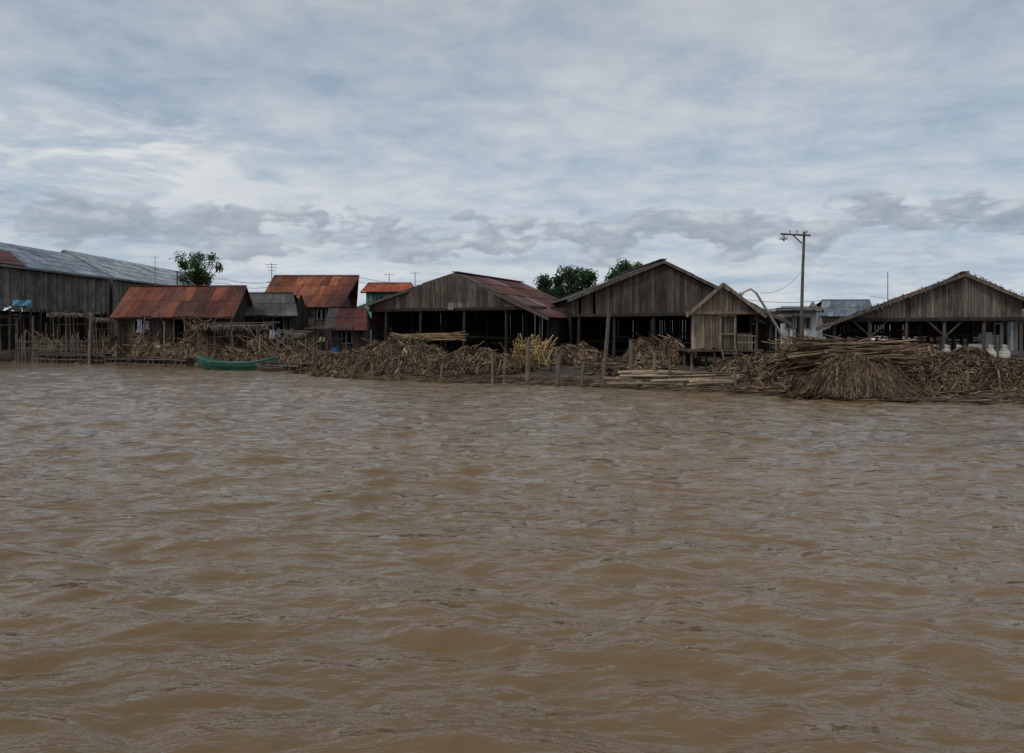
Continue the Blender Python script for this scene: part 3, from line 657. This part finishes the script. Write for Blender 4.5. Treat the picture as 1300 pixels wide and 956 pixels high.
p2=wp(953,367,36);mb.tube(p1,p2,.045,.04,(.40,.37,.33),n=8); p3=wp(944,371,36);mb.tube(p2,p3,.04,.035,(.40,.37,.33),n=8); mb.tube(p3,p3+Vector((-.14,0,-.1)),.06,.11,(.6,.6,.58),n=10)
q=Vector((p0.x-.1,36.6,gz(p0.x,36.6)-.3)); mb.tube(q,wp(1002,430,36.6),.07,.06,(.2,.17,.14),n=7); mb.out('pole',M_paint,e)
def antenna(px,yt,yb,d,bars):
    mb=MB(); a=wp(px,yb,d); t=wp(px,yt,d); mb.tube((a.x,d,gz(a.x,d)-.2),t,.05,.035,(.10,.10,.10),n=6)
    for i in range(bars):
        z=t.z-.15-.3*i; mb.tube((t.x-.6+.08*i,d,z),(t.x+.6-.08*i,d,z),.022,.022,(.12,.12,.12),n=4)
    mb.out('tv_antenna',M_paint)
antenna(345,334,380,80,3);antenna(527,345,385,88,1);antenna(1127,345,400,74,0);antenna(494,347,370,88,1);antenna(197,325,360,112,1)
mb=MB()
p=[wp(225,345,105),wp(285,354,95),wp(345,358,85),wp(455,352,88),wp(560,362,95)]
for i in range(4):
    sag(mb,p[i],p[i+1],.3,r=.022); sag(mb,p[i]+Vector((0,0,-.5)),p[i+1]+Vector((0,0,-.5)),.35,r=.022)
sag(mb,wp(905,372,70),wp(1045,381,80),.5,r=.02); sag(mb,wp(1105,376,80),wp(1200,375,80),.4,r=.02)
mb.out('power_line',M_pole)
for q in (0,2,4):
    mb=MB(); mb.tube((p[q].x,p[q].y,.8),(p[q].x,p[q].y,p[q].z+.1),.12,.09,(.11,.10,.09),n=7); mb.beam(p[q]+Vector((-.5,0,0)),p[q]+Vector((.5,0,0)),.06,.08,DARKW); mb.out('utility_pole',M_pole)
# ------------------------------------------------------------------ trees
def tree(name,px,d,ytop,ybot,wpx,seed,n=5200,lean=0,dens=1.,col=(.06,.11,.036)):
    random.seed(seed); x=wx(px,d); zt=wz(ytop,d); zb=wz(ybot,d); W=wpx/F*d/2; H=(zt-zb)/2; zc=(zt+zb)/2
    e=empty(name,(x,d,gz(x,d))); mb=MB(); clumps=[]
    tr=Vector((x-lean,d,gz(x,d)-.3)); crown=Vector((x,d,zb+.2*H)); mb.tube(tr,crown,.3,.18,(.10,.08,.06),n=9,segs=5,bend=.2)
    nb=int(26*dens)
    for i in range(nb):
        while 1:
            q=Vector((U(-1,1),U(-1,1),U(-1,1)))
            if q.length<1: break
        if q.length<.45: q=q.normalized()*U(.45,1)
        c=Vector((x+q.x*W*.9,d+q.y*W*.9,zc+q.z*H*.85)); r=U(.18,.38)*min(W,H*1.3)
        mid=crown.lerp(c,.5)+Vector((U(-.3,.3),U(-.3,.3),-.15*H)); mb.tube(crown,mid,.10,.06,(.09,.07,.055),n=6); mb.tube(mid,c,.06,.02,(.09,.07,.055),n=5)
        clumps.append((c,r,U(.65,1.7)))
    mb.out('trunk',M_pole,e); mb=MB()
    for i in range(n):
        c,r,k=random.choice(clumps); v=Vector((random.gauss(0,1),random.gauss(0,1),random.gauss(0,.8))).normalized()*r*(R()**.4)*U(.8,1.2)
        if R()<.07: v*=1.4
        p=c+v; a=Vector((random.gauss(0,1),random.gauss(0,1),random.gauss(0,1))).normalized(); b=a.cross(Vector((0,0,1))+Vector((R(),R(),0))).normalized()
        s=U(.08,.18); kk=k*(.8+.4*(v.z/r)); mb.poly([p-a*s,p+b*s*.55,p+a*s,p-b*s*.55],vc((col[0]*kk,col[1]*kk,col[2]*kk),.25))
    mb.out('leaves',M_leaf,e)
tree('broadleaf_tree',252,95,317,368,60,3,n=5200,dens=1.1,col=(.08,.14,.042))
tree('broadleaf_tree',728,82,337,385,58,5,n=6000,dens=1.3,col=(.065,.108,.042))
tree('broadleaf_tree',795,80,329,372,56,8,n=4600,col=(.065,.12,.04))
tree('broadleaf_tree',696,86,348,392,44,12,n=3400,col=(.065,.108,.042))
random.seed(99)
# ------------------------------------------------------------------ world
w=bpy.data.worlds.new("World"); scene.world=w; w.use_nodes=True; nt=w.node_tree; bg=nt.nodes['Background']
SE=math.radians(52); SR=math.atan2(-.75,-.66)
sky=N(nt,'ShaderNodeTexSky'); sky.sky_type='NISHITA'; sky.sun_disc=False; sky.sun_elevation=SE; sky.sun_rotation=SR
tc=N(nt,'ShaderNodeTexCoord'); gen=tc.outputs['Generated']
sep=N(nt,'ShaderNodeSeparateXYZ'); nt.links.new(gen,sep.inputs[0])
def M(op,a,b=None,c=None,clamp=False):
    n=N(nt,'ShaderNodeMath',operation=op); n.use_clamp=clamp
    for i,v in enumerate((a,b,c)):
        if v is None: continue
        if isinstance(v,(int,float)): n.inputs[i].default_value=v
        else: nt.links.new(v,n.inputs[i])
    return n.outputs[0]
def mixc(f,a,b,mode='MIX'):
    m=N(nt,'ShaderNodeMix',data_type='RGBA',blend_type=mode)
    if isinstance(f,(int,float)): m.inputs[0].default_value=f
    else: nt.links.new(f,m.inputs[0])
    for i,v in ((6,a),(7,b)):
        if isinstance(v,tuple): m.inputs[i].default_value=(*v,1)
        else: nt.links.new(v,m.inputs[i])
    return m.outputs[2]
def rmp(v,pts): r=ramp(nt,pts); nt.links.new(v,r.inputs[0]); return r.outputs[0]
zc=M('MAXIMUM',sep.outputs[2],0.0); zz=M('ADD',zc,.12)
cu=M('DIVIDE',sep.outputs[0],zz); cv=M('DIVIDE',sep.outputs[1],zz)
cmb=N(nt,'ShaderNodeCombineXYZ'); nt.links.new(cu,cmb.inputs[0]); nt.links.new(cv,cmb.inputs[1])
rot=(0,0,.25)
n1=tex_noise(nt,mapping(nt,cmb.outputs[0],(.7,.8,1),rot=rot),1.0,4,.55,.3)
n2=tex_noise(nt,mapping(nt,cmb.outputs[0],(3.2,3.8,1),rot=rot),1.0,5,.62,.3)
n2b=tex_noise(nt,mapping(nt,cmb.outputs[0],(9,7,1),rot=rot),1.0,3,.6,.2)
s=M('ADD',M('ADD',M('MULTIPLY',n1.outputs[0],.55),M('MULTIPLY',n2.outputs[0],.32)),M('MULTIPLY',n2b.outputs[0],.13))
base=rmp(s,[(.38,(3.3,4.1,5.1)),(.46,(4.3,5.0,5.8)),(.53,(5.3,5.75,6.25)),(.64,(6.5,6.75,7.0))])
el=rmp(sep.outputs[2],[(0,g3(1.12)),(.22,g3(1.04)),(.45,g3(.84)),(1,g3(.8))])
cl=mixc(1.0,base,el,'MULTIPLY')
col=mixc(.9,sky.outputs[0],cl)
az=M('ARCTAN2',sep.outputs[0],sep.outputs[1])
cb0=N(nt,'ShaderNodeCombineXYZ'); nt.links.new(M('MULTIPLY',az,5),cb0.inputs[0]); nt.links.new(M('MULTIPLY',sep.outputs[2],20),cb0.inputs[1])
n5=tex_noise(nt,cb0.outputs[0],1.0,5,.6,.5)
wm=M('MULTIPLY',rmp(M('ADD',az,1.2),[(.35,g3(1)),(.78,g3(1)),(1.0,g3(0))]),rmp(sep.outputs[2],[(.13,g3(0)),(.17,g3(1)),(.22,g3(1)),(.27,g3(0))]))
wm=M('MULTIPLY',wm,rmp(n5.outputs[0],[(.46,g3(0)),(.56,g3(1))]))
col=mixc(M('MULTIPLY',wm,.8),col,(7.6,7.75,7.7))
# cumulus rows low over the horizon
cb=N(nt,'ShaderNodeCombineXYZ'); nt.links.new(M('MULTIPLY',az,13),cb.inputs[0]); nt.links.new(M('MULTIPLY',sep.outputs[2],32),cb.inputs[1])
n3=tex_noise(nt,cb.outputs[0],1.0,5,.52,.15)
up_=N(nt,'ShaderNodeVectorMath',operation='ADD'); nt.links.new(cb.outputs[0],up_.inputs[0]); up_.inputs[1].default_value=(-.08,.35,0)
n3u=tex_noise(nt,up_.outputs[0],1.0,5,.52,.15)
band=rmp(sep.outputs[2],[(.06,g3(0)),(.10,g3(.85)),(.125,g3(1.1)),(.15,g3(1)),(.19,g3(0))])
cm=rmp(M('ADD',n3.outputs[0],M('MULTIPLY',M('SUBTRACT',band,1.0),.35)),[(.44,g3(0)),(.51,g3(1))])
lit=M('ADD',M('MULTIPLY',M('SUBTRACT',n3.outputs[0],n3u.outputs[0]),2.4),.40,clamp=True)
cc=rmp(lit,[(.1,(2.75,3.25,4.0)),(.5,(3.7,4.2,4.9)),(.95,(6.0,6.3,6.6))])
col=mixc(M('MULTIPLY',cm,.82),col,cc)
nt.links.new(col,bg.inputs[0]); bg.inputs[1].default_value=.1
sl=bpy.data.lights.new('sun','SUN'); sl.energy=1.1; sl.angle=math.radians(12); sl.color=(1,.95,.88)
so=bpy.data.objects.new('sun',sl); scene.collection.objects.link(so)
sv=Vector((math.sin(SR)*math.cos(SE),math.cos(SR)*math.cos(SE),math.sin(SE))); so.rotation_euler=(-sv).to_track_quat('-Z','Y').to_euler()
cam=bpy.data.cameras.new('camera'); co=bpy.data.objects.new('camera',cam); scene.collection.objects.link(co); scene.camera=co
co.location=(0,0,CH); co.rotation_euler=(math.pi/2,0,0); cam.sensor_width=36; cam.lens=28; cam.shift_y=-(478-HZ)/1300; cam.clip_end=9000; cam.clip_start=.1
scene.view_settings.view_transform='Standard'; scene.view_settings.look='None'; scene.view_settings.exposure=0
